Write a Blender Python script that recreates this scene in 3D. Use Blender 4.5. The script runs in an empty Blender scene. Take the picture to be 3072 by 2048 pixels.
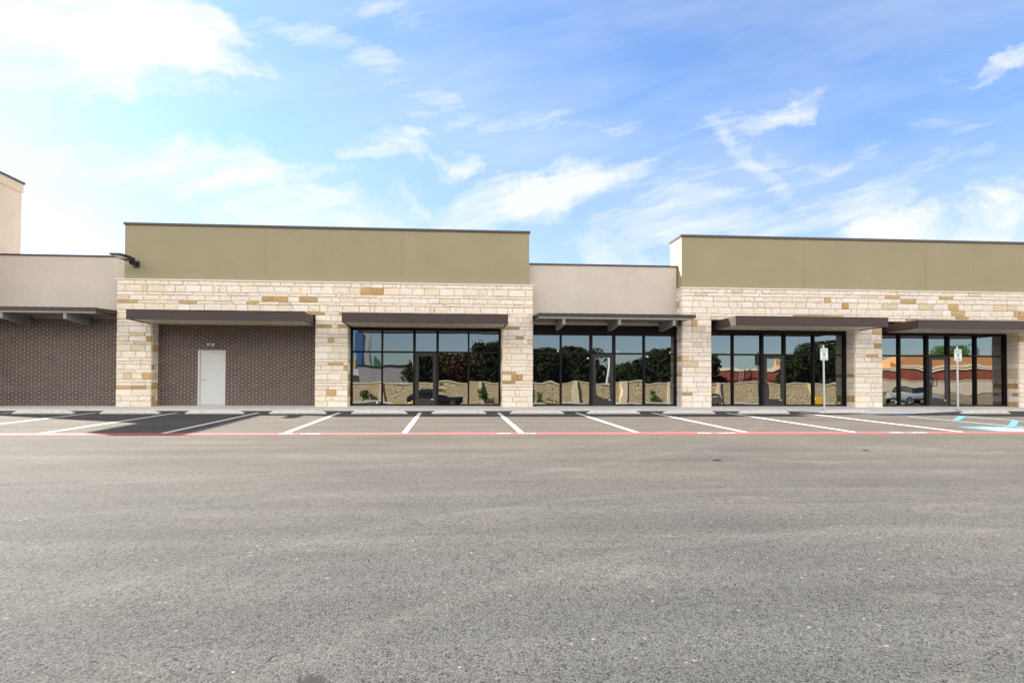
import bpy, bmesh, math, random
from mathutils import Vector, Matrix
sc = bpy.context.scene
COL = sc.collection
# ------------------------------------------------------------------ camera
cd = bpy.data.cameras.new("camera"); cam = bpy.data.objects.new("camera", cd); COL.objects.link(cam)
sc.camera = cam
cd.sensor_width = 36.0; cd.lens = 36.0 * 1600 / 3072; cd.clip_start = .05; cd.clip_end = 3000
cd.shift_x = (1536 - 1452) / 3072; cd.shift_y = (1137 - 1024) / 3072
YAW = math.atan(102 / 1600)
cam.matrix_world = (Matrix.Translation((0, 0, 1.436)) @ Matrix.Rotation(-YAW, 4, 'Z')
                    @ Matrix.Rotation(math.pi / 2 + .0145, 4, 'X') @ Matrix.Rotation(.0033, 4, 'Z'))
# ------------------------------------------------------------------ exposure
sc.view_settings.view_transform = 'Standard'; sc.view_settings.look = 'None'
sc.view_settings.gamma = 1; sc.view_settings.exposure = 2.3
# ------------------------------------------------------------------ sun
SUNV = Vector((-1.24, .56, 1)).normalized()          # direction towards the sun
SUN_EL = math.asin(SUNV.z); SUN_ROT = math.atan2(SUNV.x, SUNV.y)
sl = bpy.data.lights.new("sun", 'SUN'); sl.energy = 5.0; sl.angle = math.radians(.6); sl.color = (1, .93, .82)
so = bpy.data.objects.new("sun", sl); COL.objects.link(so); so.location = (-30, 14, 30)
so.rotation_euler = SUNV.to_track_quat('Z', 'Y').to_euler()

# ------------------------------------------------------------------ node helpers
class NT:
    def __init__(s, tree): s.t = tree; s.t.nodes.clear()
    def n(s, typ, **kw):
        nd = s.t.nodes.new(typ)
        for k, v in kw.items(): setattr(nd, k, v)
        return nd
    def set(s, sock, v):
        if isinstance(v, bpy.types.NodeSocket): s.t.links.new(v, sock)
        elif v is not None:
            if hasattr(sock.default_value, '__len__') and not hasattr(v, '__len__'): v = (v,) * len(sock.default_value)
            if hasattr(v, '__len__') and len(sock.default_value) == 4 and len(v) == 3: v = (*v, 1)
            sock.default_value = v
    def m(s, op, a, b=None, c=None, clamp=False):
        nd = s.n('ShaderNodeMath', operation=op, use_clamp=clamp)
        for i, v in enumerate((a, b, c)):
            if v is not None: s.set(nd.inputs[i], v)
        return nd.outputs[0]
    def vm(s, op, a, b=None):
        nd = s.n('ShaderNodeVectorMath', operation=op); s.set(nd.inputs[0], a)
        if b is not None: s.set(nd.inputs[1], b)
        return nd.outputs[0]
    def xyz(s, x, y, z):
        nd = s.n('ShaderNodeCombineXYZ'); s.set(nd.inputs[0], x); s.set(nd.inputs[1], y); s.set(nd.inputs[2], z); return nd.outputs[0]
    def sep(s, v):
        nd = s.n('ShaderNodeSeparateXYZ'); s.set(nd.inputs[0], v); return nd.outputs
    def noise(s, v, scale, detail=4, rough=.5, dist=0, out=0):
        nd = s.n('ShaderNodeTexNoise'); s.set(nd.inputs['Vector'], v); s.set(nd.inputs['Scale'], scale)
        s.set(nd.inputs['Detail'], detail); s.set(nd.inputs['Roughness'], rough); s.set(nd.inputs['Distortion'], dist)
        return nd.outputs[out]
    def voro(s, v, scale, feature='F1', out='Distance', rnd=1):
        nd = s.n('ShaderNodeTexVoronoi', feature=feature); s.set(nd.inputs['Vector'], v); s.set(nd.inputs['Scale'], scale)
        s.set(nd.inputs['Randomness'], rnd); return nd.outputs[out]
    def mr(s, v, a, b, c=0, d=1, smooth=False):
        nd = s.n('ShaderNodeMapRange', interpolation_type='SMOOTHSTEP' if smooth else 'LINEAR')
        for i, q in enumerate((v, a, b, c, d)): s.set(nd.inputs[i], q)
        return nd.outputs[0]
    def mix(s, f, a, b, typ='MIX'):
        nd = s.n('ShaderNodeMix', data_type='RGBA', blend_type=typ)
        s.set(nd.inputs[0], f); s.set(nd.inputs[6], a); s.set(nd.inputs[7], b); return nd.outputs[2]
    def bump(s, h, dist, strength=1, normal=None):
        nd = s.n('ShaderNodeBump'); s.set(nd.inputs['Height'], h); s.set(nd.inputs['Distance'], dist)
        s.set(nd.inputs['Strength'], strength)
        if normal is not None: s.set(nd.inputs['Normal'], normal)
        return nd.outputs[0]
    def scale(s, v, sc_): return s.vm('MULTIPLY', v, sc_)

# ------------------------------------------------------------------ world: Nishita sky with cirrus
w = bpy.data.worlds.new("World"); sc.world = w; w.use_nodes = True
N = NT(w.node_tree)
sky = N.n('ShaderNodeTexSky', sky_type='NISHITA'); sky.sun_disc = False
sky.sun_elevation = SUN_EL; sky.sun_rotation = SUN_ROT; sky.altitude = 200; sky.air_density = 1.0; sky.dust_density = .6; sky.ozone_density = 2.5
d = N.n('ShaderNodeTexCoord').outputs['Generated']
dx, dy, dz = N.sep(d)
ay = N.m('MAXIMUM', N.m('ABSOLUTE', dy), .12)
u = N.m('DIVIDE', dx, ay); v = N.m('DIVIDE', dz, ay)
front = N.mr(dy, 0, .15)
uv = N.xyz(u, v, 0)
warp = N.vm('MULTIPLY', N.vm('SUBTRACT', N.noise(uv, 2.6, 6, .6, 0, 1), (.5, .5, .5)), (.5, .26, 0))
uvw = N.vm('ADD', uv, warp)
def rotuv(vec, ang, sx, sy):
    mp = N.n('ShaderNodeMapping', vector_type='POINT'); N.set(mp.inputs[0], vec)
    mp.inputs['Rotation'].default_value = (0, 0, -ang); mp.inputs['Scale'].default_value = (1, 1, 1)
    return N.scale(mp.outputs[0], (sx, sy, 1))
puff = N.noise(N.scale(uvw, (4.2, 10.0, 1)), 1.0, 10, .62)
uvs = N.vm('ADD', uv, N.scale(warp, (.22, .22, 0)))
wisp = N.noise(rotuv(uvs, math.radians(17), 2.6, 15), 1.0, 10, .66)
fine = N.noise(rotuv(uvs, math.radians(6), .9, 3.2), 1.0, 8, .55)
# blob: (px, py, half-width, half-height, tilt, strength), directions measured as tangents
def blob(px, py, rx, ry, ang, st):
    cu, cv = (px - 1350) / 1600, (1160 - py) / 1600
    e = N.vm('SUBTRACT', uvw, (cu, cv, 0))
    mp = rotuv(e, math.radians(ang), 1600 / rx, 1600 / ry)
    ln = N.n('ShaderNodeVectorMath', operation='LENGTH'); N.set(ln.inputs[0], mp)
    return N.m('MULTIPLY', N.mr(ln.outputs['Value'], 1.0, 0.15, 0, 1, True), st)
def total(lst):
    s_ = None
    for b in lst:
        o = blob(*b); s_ = o if s_ is None else N.m('ADD', s_, o)
    return s_
thick = total([(-80, 60, 980, 430, -4, 1.15), (470, 200, 440, 240, -8, 1.0), (-150, 620, 800, 200, 0, .68), (330, 510, 480, 135, -6, .66),
               (780, 560, 560, 130, -9, .62), (100, 720, 1000, 130, 0, .5), (1170, 465, 340, 95, -6, .85), (1400, 520, 180, 80, 10, .6),
               (1060, 680, 480, 120, 4, .75), (1330, 690, 600, 90, 14, .4), (1850, 750, 460, 110, -4, .55), (2960, 650, 800, 200, 4, .85)])
thin = total([(1510, 635, 540, 115, 17, 1.25), (1730, 560, 330, 80, 22, .85), (2230, 350, 420, 80, 17, .9), (2460, 260, 300, 60, 24, .5),
              (2560, 420, 720, 60, 13, .75), (1560, 350, 560, 70, 3, .65), (950, 130, 460, 80, -12, .6), (1150, 10, 500, 60, 0, .5), (1250, 260, 420, 70, -10, .45),
              (3120, 90, 300, 60, 27, .65), (2100, 620, 460, 120, -16, .55), (2700, 540, 700, 160, 8, .7), (2000, 690, 600, 80, -8, .6), (2250, 470, 300, 50, -35, .5)])
c1 = N.mr(N.m('ADD', thick, N.m('MULTIPLY', N.m('SUBTRACT', puff, .5), 4.8)), .12, 1.3, 0, 1)
c1 = N.m('MULTIPLY', c1, N.mr(thick, .02, .35))
c2 = N.mr(N.m('ADD', thin, N.m('MULTIPLY', N.m('SUBTRACT', wisp, .5), 4.2)), .15, 1.6, 0, .95)
c2 = N.m('MULTIPLY', c2, N.mr(thin, .02, .3))
c3 = N.m('MULTIPLY', N.mr(N.m('ADD', N.m('MULTIPLY', wisp, .3), N.m('MULTIPLY', fine, .7)), .40, .70), .42)
cf = N.m('MULTIPLY', N.m('MAXIMUM', N.m('MAXIMUM', c1, c2), c3), front)
# the part of the sky behind the viewer and overhead: unseen cloud added to fill the shaded facade
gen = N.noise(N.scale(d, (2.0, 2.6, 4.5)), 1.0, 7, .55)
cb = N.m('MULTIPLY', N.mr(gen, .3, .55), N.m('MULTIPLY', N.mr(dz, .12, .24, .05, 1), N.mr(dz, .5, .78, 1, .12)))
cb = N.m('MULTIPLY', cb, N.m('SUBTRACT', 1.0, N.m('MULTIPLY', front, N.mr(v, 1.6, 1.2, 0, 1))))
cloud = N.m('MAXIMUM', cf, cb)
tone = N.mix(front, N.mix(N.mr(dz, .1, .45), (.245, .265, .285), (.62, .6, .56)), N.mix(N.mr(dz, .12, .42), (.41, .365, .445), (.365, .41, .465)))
lift = N.mix(1.0, sky.outputs[0], tone, 'MULTIPLY')
ccol = N.mix(front, (7.0, 6.4, 5.6), (1.6, 1.64, 1.68))       # unseen rear clouds set brighter and warmer as fill light on the shopfronts
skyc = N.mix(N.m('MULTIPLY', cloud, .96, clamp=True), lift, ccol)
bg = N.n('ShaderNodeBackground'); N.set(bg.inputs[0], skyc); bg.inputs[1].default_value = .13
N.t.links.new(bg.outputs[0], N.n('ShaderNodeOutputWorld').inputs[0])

# ------------------------------------------------------------------ material helpers
def mat(name, color=(.5, .5, .5), rough=.6, fn=None, metallic=0, spec=.5, emit=None):
    mt = bpy.data.materials.new(name); mt.use_nodes = True; n = NT(mt.node_tree)
    b = n.n('ShaderNodeBsdfPrincipled'); n.set(b.inputs['Base Color'], color); b.inputs['Roughness'].default_value = rough
    b.inputs['Metallic'].default_value = metallic; b.inputs['Specular IOR Level'].default_value = spec
    o = n.n('ShaderNodeOutputMaterial'); n.t.links.new(b.outputs[0], o.inputs[0])
    if emit: n.set(b.inputs['Emission Color'], emit[0]); b.inputs['Emission Strength'].default_value = emit[1]
    n.P = n.n('ShaderNodeNewGeometry').outputs['Position']
    n.O = n.n('ShaderNodeTexCoord').outputs['Object']
    if fn: fn(n, b)
    return mt
def plain(name, c, rough=.6, var=.12, sc_=3, bumpd=0, bs=30, **kw):
    def f(n, b):
        k = n.mr(n.noise(n.P, sc_, 6, .6), .3, .7, 1 - var, 1 + var)
        n.set(b.inputs['Base Color'], n.mix(1, (*c, 1), n.xyz(k, k, k), 'MULTIPLY'))
        if bumpd: n.set(b.inputs['Normal'], n.bump(n.noise(n.P, bs, 5, .6), bumpd))
    return mat(name, c, rough, f, **kw)

def f_asphalt(n, b):
    P = n.P; x, y, z = n.sep(P)
    big = n.noise(n.scale(P, (.30, .75, 0)), 1, 6, .62)
    band = n.noise(n.scale(P, (.045, 1.7, 0)), 1, 5, .6)
    near = n.m('ADD', n.mr(y, 3.0, 11.5, 0, 1), n.mr(big, .35, .65, -.18, .18), clamp=True)   # browner surface towards the shops
    g1 = n.noise(P, 150, 3, .7); vd = n.voro(P, 110); vc = n.voro(P, 110, out='Color'); mid = n.noise(P, 26, 5, .65)
    col = n.mix(near, (.056, .0565, .0555), (.073, .0655, .0575))
    k = n.m('MULTIPLY', n.mr(big, .3, .7, .86, 1.14), n.mr(band, .3, .72, .84, 1.15))
    k = n.m('MULTIPLY', k, n.mr(mid, .3, .7, .9, 1.1))
    col = n.mix(1, col, n.xyz(k, k, k), 'MULTIPLY')
    k2 = n.mr(n.sep(vc)[0], 0, 1, .62, 1.42)
    col = n.mix(1, col, n.xyz(k2, k2, k2), 'MULTIPLY')
    pit = n.m('MULTIPLY', n.m('GREATER_THAN', n.sep(vc)[1], .83), n.mr(n.noise(P, 14, 3, .6), .4, .55))
    col = n.mix(n.m('MULTIPLY', pit, .82), col, (.010, .010, .010))
    peb = n.m('MULTIPLY', n.m('MULTIPLY', n.mr(n.voro(P, 7.5), .042, .026), n.m('GREATER_THAN', n.sep(n.voro(P, 7.5, out='Color'))[0], .965)), n.mr(n.noise(P, .6, 2), .45, .5))
    peb2 = n.m('MULTIPLY', n.mr(n.sep(n.voro(P, 60, out='Color'))[1], .9945, .997), n.mr(n.noise(P, 1.5, 3), .45, .58))
    col = n.mix(n.m('MAXIMUM', n.m('MULTIPLY', peb, .9), n.m('MULTIPLY', peb2, .6)), col, (.23, .215, .19))
    scuff = n.m('MULTIPLY', n.mr(n.noise(n.scale(P, (.55, 1.5, 0)), 1, 9, .72, 1.0), .56, .78), n.mr(n.noise(P, 40, 4, .7), .35, .6))
    scuff = n.m('MULTIPLY', scuff, n.mr(x, -2, 3, .25, 1))
    col = n.mix(n.m('MULTIPLY', scuff, .95), col, (.15, .14, .125))
    # tyre-polished arcs and a paving seam
    wob = n.m('MULTIPLY', n.m('SUBTRACT', n.noise(P, 1.5, 4, .6), .5), .10)
    for yy_, cc in ((5.72, .0), (10.4, -8)):
        dd = n.m('ABSOLUTE', n.m('ADD', n.m('SUBTRACT', y, yy_), wob))
        msk = n.m('MULTIPLY', n.mr(dd, .020, .006), n.mr(n.noise(n.scale(P, (1.2, 1, 0)), 1, 4), .4, .55))
        col = n.mix(n.m('MULTIPLY', n.m('MULTIPLY', msk, n.mr(x, cc, cc + 1.0)), .55), col, (.03, .03, .03))
    for rx, ry, rr, ww in ((4.2, -2.5, 7.2, .11), (4.2, -2.5, 8.9, .11), (-9, 26, 19.5, .12), (-9, 26, 21.1, .12)):
        ex = n.m('SUBTRACT', x, rx); ey = n.m('SUBTRACT', y, ry)
        rad = n.m('SQRT', n.m('ADD', n.m('MULTIPLY', ex, ex), n.m('MULTIPLY', ey, ey)))
        msk = n.mr(n.m('ABSOLUTE', n.m('SUBTRACT', rad, rr)), ww, ww * .4)
        col = n.mix(n.m('MULTIPLY', n.m('MULTIPLY', msk, n.mr(mid, .35, .65)), .16), col, (.14, .13, .12))
    # an oil stain
    for cx_, cy_, r in ((-.63, 2.52, .085), (-.35, 5.1, .1)):
        e = n.vm('SUBTRACT', P, (cx_, cy_, 0)); ex, ey, ez = n.sep(e)
        dd = n.m('SQRT', n.m('ADD', n.m('MULTIPLY', ex, ex), n.m('MULTIPLY', ey, ey)))
        dd = n.m('ADD', dd, n.m('MULTIPLY', n.noise(P, 22, 5, .75), r * 1.9))
        col = n.mix(n.mr(dd, r * 1.75, r * 1.5, 0, .8 if cy_ < 4 else .3), col, (.02, .02, .02))
    n.set(b.inputs['Base Color'], col)
    h = n.m('ADD', n.m('MULTIPLY', n.m('SUBTRACT', 1, vd), .5), n.m('ADD', n.m('MULTIPLY', g1, .6), n.m('MULTIPLY', mid, .8)))
    n.set(b.inputs['Normal'], n.bump(h, .006, .7))
M = {}
M['asphalt'] = mat('asphalt', (.15, .15, .14), .92, f_asphalt, spec=.15)
M['dirt'] = plain('dry_grass_earth', (.13, .10, .055), .95, .5, .8, .04, 6)
M['concrete'] = plain('sidewalk_concrete', (.56, .54, .50), .85, .10, 1.3, .002, 60)
def f_stop(n, b):
    k = n.noise(n.P, 9, 6, .65)
    n.set(b.inputs['Base Color'], n.mix(n.mr(k, .3, .75), (.66, .64, .60), (.42, .40, .37)))
    n.set(b.inputs['Normal'], n.bump(n.noise(n.P, 50, 5, .7), .004))
M['stop'] = mat('cast_concrete', (.6, .6, .55), .85, f_stop)
def worn(name, c, amt=.25):
    def f(n, b):
        k = n.m('MULTIPLY', n.mr(n.noise(n.P, 38, 5, .8), .56, .68), n.mr(n.noise(n.P, 1.7, 3), .35, .7))
        n.set(b.inputs['Base Color'], n.mix(n.m('MULTIPLY', k, amt * 3, clamp=True), c, (.16, .15, .14)))
        n.set(b.inputs['Normal'], n.bump(n.voro(n.P, 75), -.004, .6))
    return mat(name, c, .8, f)
M['white_paint'] = worn('white_road_paint', (.56, .55, .51), .16)
M['red_paint'] = worn('red_road_paint', (.36, .055, .062), .13)
M['blue_paint'] = worn('blue_road_paint', (.05, .19, .42), .2)
M['paleblue_paint'] = worn('pale_blue_road_paint', (.40, .50, .62), .2)
def f_stucco(c):
    def f(n, b):
        k = n.mr(n.noise(n.P, .9, 6, .6), .3, .7, .94, 1.05); k2 = n.mr(n.noise(n.P, 22, 5, .7), .3, .7, .9, 1.1)
        streak = n.mr(n.noise(n.scale(n.P, (4, 4, .35)), 1, 5, .6), .35, .7, .985, 1.012)
        kk = n.m('MULTIPLY', n.m('MULTIPLY', k, k2), streak)
        n.set(b.inputs['Base Color'], n.mix(1, (*c, 1), n.xyz(kk, kk, kk), 'MULTIPLY'))
        n.set(b.inputs['Normal'], n.bump(n.noise(n.P, 60, 4, .7), .004))
    return f
M['olive'] = mat('olive_stucco', (.4, .35, .2), .9, f_stucco((.295, .257, .163)))
M['beige'] = mat('pink_beige_stucco', (.6, .5, .45), .9, f_stucco((.52, .465, .405)))
M['coping'] = plain('dark_bronze_metal', (.055, .045, .042), .45, .1, 2)
M['fascia'] = plain('brown_metal_panel', (.046, .029, .026), .5, .08, 1.5, spec=.35)
M['seam_roof'] = plain('standing_seam_metal', (.20, .18, .17), .4, .06, 2)
M['steel_grey'] = plain('grey_painted_steel', (.20, .20, .19), .5, .08, 2)
def f_soffit(n, b):
    x, y, z = n.sep(n.P); g = n.m('LESS_THAN', n.m('FRACT', n.m('MULTIPLY', x, 3.3)), .05)
    n.set(b.inputs['Base Color'], n.mix(g, (.62, .57, .47), (.30, .27, .22)))
M['soffit'] = mat('soffit_panels', (.6, .55, .45), .5, f_soffit)
M['frame'] = plain('dark_bronze_frame', (.006, .0055, .005), .6, .1, 3, spec=.2)
M['doorframe'] = plain('charcoal_door_frame', (.026, .025, .024), .55, .1, 3, spec=.3)
M['greydoor'] = plain('grey_painted_door', (.48, .49, .49), .5, .03, 2)
M['header'] = plain('dark_brown_header', (.012, .008, .007), .7, .1, 3, spec=.2)
M['mortar'] = plain('stone_mortar', (.52, .45, .37), .95, .1, 8)
M['galv'] = plain('galvanised_steel', (.50, .51, .53), .42, .1, 14, metallic=.25)
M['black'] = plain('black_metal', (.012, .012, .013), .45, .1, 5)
M['chrome'] = mat('brushed_steel', (.6, .6, .6), .25, metallic=1)
M['led'] = plain('lamp_lens', (.75, .76, .75), .3, .05, 30)
M['paper'] = mat('white_paper', (.8, .8, .8), .6)
M['yellow'] = plain('yellow_plastic', (.75, .42, .01), .5, .05, 5)
M['roofing'] = plain('roof_membrane', (.45, .44, .42), .9, .1, 1)
M['sign_white'] = plain('sign_sheeting', (.68, .76, .72), .4, .02, 5)
M['sign_green'] = mat('sign_green', (.02, .17, .10), .5)
M['sign_blue'] = mat('sign_blue', (.01, .05, .22), .5)
M['pane_interior'] = M['black']
def f_stone(n, b):
    a = n.n('ShaderNodeVertexColor', layer_name='tint').outputs[0]
    k = n.noise(n.P, 11, 7, .7); k2 = n.noise(n.P, 45, 4, .7)
    kk = n.m('MULTIPLY', n.mr(k, .3, .7, .86, 1.1), n.mr(k2, .3, .7, .9, 1.08))
    n.set(b.inputs['Base Color'], n.mix(1, a, n.xyz(kk, kk, kk), 'MULTIPLY'))
    n.set(b.inputs['Normal'], n.bump(n.m('ADD', k, n.m('MULTIPLY', n.voro(n.P, 9), .5)), .045, .8))
M['stone'] = mat('limestone', (.7, .6, .5), .9, f_stone)
def f_brick(n, b):
    x, y, z = n.sep(n.P); RH, BW = .0795, .27
    jig = n.m('MULTIPLY', n.m('SUBTRACT', n.noise(n.P, 7, 3), .5), .006)
    zr = n.m('DIVIDE', n.m('ADD', n.m('ADD', z, .004), jig), RH); row = n.m('FLOOR', zr); fz = n.m('FRACT', zr)
    xr = n.m('ADD', n.m('DIVIDE', n.m('ADD', n.m('ADD', x, y), jig), BW), n.m('MULTIPLY', n.m('MODULO', row, 2), .5)); col_ = n.m('FLOOR', xr); fx = n.m('FRACT', xr)
    bed = n.m('MULTIPLY', n.mr(fz, .03, .07), n.mr(fz, .25, .21)); head = n.m('MULTIPLY', n.mr(fx, .0, .008), n.mr(fx, .042, .034))
    joint = n.m('MAXIMUM', bed, head)
    wn = n.n('ShaderNodeTexWhiteNoise', noise_dimensions='2D'); n.set(wn.inputs['Vector'], n.xyz(col_, row, 0))
    c = n.mix(wn.outputs[0], (.008, .0045, .0045), (.036, .015, .0125))
    c = n.mix(n.m('MULTIPLY', n.mr(n.noise(n.P, 1.1, 3, .6), .45, .7), .5), c, n.mix(1, c, (1.5, .95, .9, 1), 'MULTIPLY'))
    bloom = n.m('MULTIPLY', n.mr(n.noise(n.P, 1.6, 6, .7), .52, .78), n.mr(n.noise(n.P, 9, 5, .7), .42, .68))
    c = n.mix(n.m('MULTIPLY', bloom, .35), c, (.30, .27, .27))
    mk = n.mr(n.noise(n.P, 12, 4, .6), .3, .7, .82, 1.1)
    c = n.mix(joint, c, n.mix(1, (.58, .49, .43, 1), n.xyz(mk, mk, mk), 'MULTIPLY'))
    n.set(b.inputs['Base Color'], c)
    n.set(b.inputs['Normal'], n.bump(n.m('ADD', joint, n.m('MULTIPLY', n.noise(n.P, 40, 4), -.3)), -.006))
M['brick'] = mat('dark_brown_brick', (.04, .02, .02), .85, f_brick)
def glass_mat(name, dark, refl):
    mt = bpy.data.materials.new(name); mt.use_nodes = True; n = NT(mt.node_tree)
    O = n.n('ShaderNodeTexCoord').outputs['Object']; oi = n.n('ShaderNodeObjectInfo').outputs['Random']
    x, y, z = n.sep(O)
    off = n.xyz(n.m('MULTIPLY', oi, 40), 0, n.m('MULTIPLY', oi, 17))
    h = n.noise(n.vm('ADD', n.scale(O, (1, 1, .7)), off), .95, 1, .3)
    pil = n.m('ADD', n.m('MULTIPLY', n.m('MULTIPLY', x, x), .55), n.m('MULTIPLY', n.m('MULTIPLY', z, z), .22))
    h = n.m('ADD', h, n.m('MULTIPLY', pil, n.mr(oi, 0, 1, -.9, 1.2)))
    nb = n.bump(h, .0075, 1)
    g = n.n('ShaderNodeBsdfGlossy'); g.inputs['Roughness'].default_value = 0.0; g.inputs['Color'].default_value = (.93, .97, 1, 1)
    n.set(g.inputs['Normal'], nb)
    df = n.n('ShaderNodeBsdfDiffuse'); df.inputs['Color'].default_value = (*dark, 1)
    mx = n.n('ShaderNodeMixShader'); mx.inputs[0].default_value = refl
    n.t.links.new(df.outputs[0], mx.inputs[1]); n.t.links.new(g.outputs[0], mx.inputs[2])
    n.t.links.new(mx.outputs[0], n.n('ShaderNodeOutputMaterial').inputs[0])
    return mt
M['glass'] = glass_mat('tinted_glass', (.003, .003, .004), .25)

# ------------------------------------------------------------------ mesh helpers
class MB:
    def __init__(s): s.v = []; s.f = []; s.c = []; s.mi = []
    def quad(s, pts, col=None, mi=0):
        b = len(s.v); s.v += [tuple(p) for p in pts]; s.f.append(tuple(range(b, b + len(pts)))); s.c.append(col); s.mi.append(mi)
    def box(s, a, b, col=None, mi=0):
        x0, y0, z0 = [min(p, q) for p, q in zip(a, b)]; x1, y1, z1 = [max(p, q) for p, q in zip(a, b)]
        o = len(s.v)
        s.v += [(x0, y0, z0), (x1, y0, z0), (x1, y1, z0), (x0, y1, z0), (x0, y0, z1), (x1, y0, z1), (x1, y1, z1), (x0, y1, z1)]
        for f in ((0, 3, 2, 1), (4, 5, 6, 7), (0, 1, 5, 4), (1, 2, 6, 5), (2, 3, 7, 6), (3, 0, 4, 7)):
            s.f.append(tuple(o + i for i in f)); s.c.append(col); s.mi.append(mi)
        return s
    def tube(s, p0, p1, r0, r1=None, n=10, cap=True, mi=0):
        r1 = r0 if r1 is None else r1; p0 = Vector(p0); p1 = Vector(p1); ax = (p1 - p0).normalized()
        t = ax.orthogonal().normalized(); q = ax.cross(t); o = len(s.v)
        for p, r in ((p0, r0), (p1, r1)):
            for i in range(n):
                a = 2 * math.pi * i / n; s.v.append(tuple(p + (t * math.cos(a) + q * math.sin(a)) * r))
        for i in range(n):
            j = (i + 1) % n; s.f.append((o + i, o + j, o + n + j, o + n + i)); s.c.append(None); s.mi.append(mi)
        if cap:
            s.f.append(tuple(o + i for i in reversed(range(n)))); s.f.append(tuple(o + n + i for i in range(n))); s.c += [None] * 2; s.mi += [mi] * 2
        return s
    def prism(s, poly, axis, a, b, mi=0):
        """poly = list of 2-d points; extruded along axis ('x','y','z') from a to b"""
        def P(p, t):
            return (t, p[0], p[1]) if axis == 'x' else ((p[0], t, p[1]) if axis == 'y' else (p[0], p[1], t))
        n = len(poly); o = len(s.v); s.v += [P(p, a) for p in poly] + [P(p, b) for p in poly]
        s.f.append(tuple(o + i for i in range(n))); s.f.append(tuple(o + n + i for i in reversed(range(n)))); s.c += [None] * 2; s.mi += [mi] * 2
        for i in range(n):
            j = (i + 1) % n; s.f.append((o + i, o + n + i, o + n + j, o + j)); s.c.append(None); s.mi.append(mi)
        return s
    def build(s, name, mats, parent=None, origin=(0, 0, 0), bevel=0, smooth=False, fix=True):
        me = bpy.data.meshes.new(name)
        me.from_pydata([(x - origin[0], y - origin[1], z - origin[2]) for x, y, z in s.v], [], s.f)
        for mt in (mats if isinstance(mats, (list, tuple)) else [mats]): me.materials.append(mt)
        me.polygons.foreach_set('material_index', s.mi)
        if any(c is not None for c in s.c):
            at = me.color_attributes.new('tint', 'FLOAT_COLOR', 'CORNER'); k = 0
            for p in me.polygons:
                c = s.c[p.index] or (.6, .55, .45)
                for li in p.loop_indices: at.data[li].color = (*c, 1)
        if fix:
            bm = bmesh.new(); bm.from_mesh(me); bmesh.ops.recalc_face_normals(bm, faces=bm.faces); bm.to_mesh(me); bm.free()
        if smooth: me.polygons.foreach_set('use_smooth', [True] * len(me.polygons))
        me.update()
        o = bpy.data.objects.new(name, me); COL.objects.link(o); o.location = origin
        if bevel:
            bv = o.modifiers.new('bevel', 'BEVEL'); bv.width = bevel; bv.segments = 2; bv.limit_method = 'ANGLE'
        if parent is not None:
            o.parent = parent; o.location = Vector(origin) - wloc(parent)
        return o
def wloc(o):
    p = Vector((0, 0, 0))
    while o is not None: p += o.location; o = o.parent
    return p
def tag(o, label=None, cat=None, group=None, kind=None):
    for k, v_ in (('label', label), ('category', cat), ('group', group), ('kind', kind)):
        if v_: o[k] = v_
    return o
def empty(name, loc, label, cat, group=None):
    o = bpy.data.objects.new(name, None); COL.objects.link(o); o.location = loc; o.empty_display_size = .2
    return tag(o, label, cat, group)
def copy_tree(o, parent=None):
    c = o.copy(); COL.objects.link(c)
    if parent is not None: c.parent = parent
    for ch in list(o.children): copy_tree(ch, c)
    return c
def text_mesh(name, body, size, mt, parent, loc, rot, ext=.0008, sx=1, align='CENTER'):
    cu = bpy.data.curves.new(name, 'FONT'); cu.body = body; cu.size = size; cu.align_x = align; cu.align_y = 'CENTER'; cu.extrude = ext
    cu.offset = size * .012; cu.resolution_u = 3
    t = bpy.data.objects.new('tmp', cu); COL.objects.link(t)
    dg = bpy.context.evaluated_depsgraph_get(); me = bpy.data.meshes.new_from_object(t.evaluated_get(dg)); me.name = name
    bpy.data.objects.remove(t); bpy.data.curves.remove(cu)
    me.materials.clear(); me.materials.append(mt)
    o = bpy.data.objects.new(name, me); COL.objects.link(o); o.rotation_euler = rot; o.scale = (sx, 1, 1)
    o.parent = parent; o.location = Vector(loc) - wloc(parent)
    return o
SL = .02875
def gz(y): return SL * max(-8.0, min(19.45, y))

# ------------------------------------------------------------------ ground
gm = MB()
ys = [-600, -60, -8, 19.45, 60, 600]
for a, b in zip(ys, ys[1:]):
    gm.quad([(-600, a, gz(a) - .03), (600, a, gz(a) - .03), (600, b, gz(b) - .03), (-600, b, gz(b) - .03)])
tag(gm.build('ground', M['dirt']), kind='structure')
pm = MB()
xs = [-70 + i * 10 for i in range(15)]
for a, b in ((-8, 2), (2, 12), (12, 19.45)):
    for x0, x1 in zip(xs, xs[1:]): pm.quad([(x0, a, gz(a)), (x1, a, gz(a)), (x1, b, gz(b)), (x0, b, gz(b))])
lot = tag(pm.build('parking_lot', M['asphalt']), kind='structure')
# kerb at the far side of the lot (behind the viewer)
ck = MB(); ck.box((-70, -8.25, -.4), (42, -8.0, -.1)); tag(ck.build('far_kerb', M['stop']), kind='structure')
# grass bank behind the viewer, far right
bk = MB()
prof = [(-8.3, -.25), (-9.5, .1), (-13, .75), (-18, .9), (-30, .7)]
for (a, za), (b, zb) in zip(prof, prof[1:]):
    for i in range(12):
        x0 = 43.5 + i * 5; bk.quad([(x0, a, za + .12 * math.sin(i * 2.1) * (i > 0)), (x0 + 5, a, za + .12 * math.sin(i * 2.1 + 2.1)), (x0 + 5, b, zb + .15 * math.sin(i * 2.1 + 3)), (x0, b, zb + .15 * math.sin(i * 2.1 + .9))])
tag(bk.build('grass_bank', M['dirt'], smooth=True), kind='structure')
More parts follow.
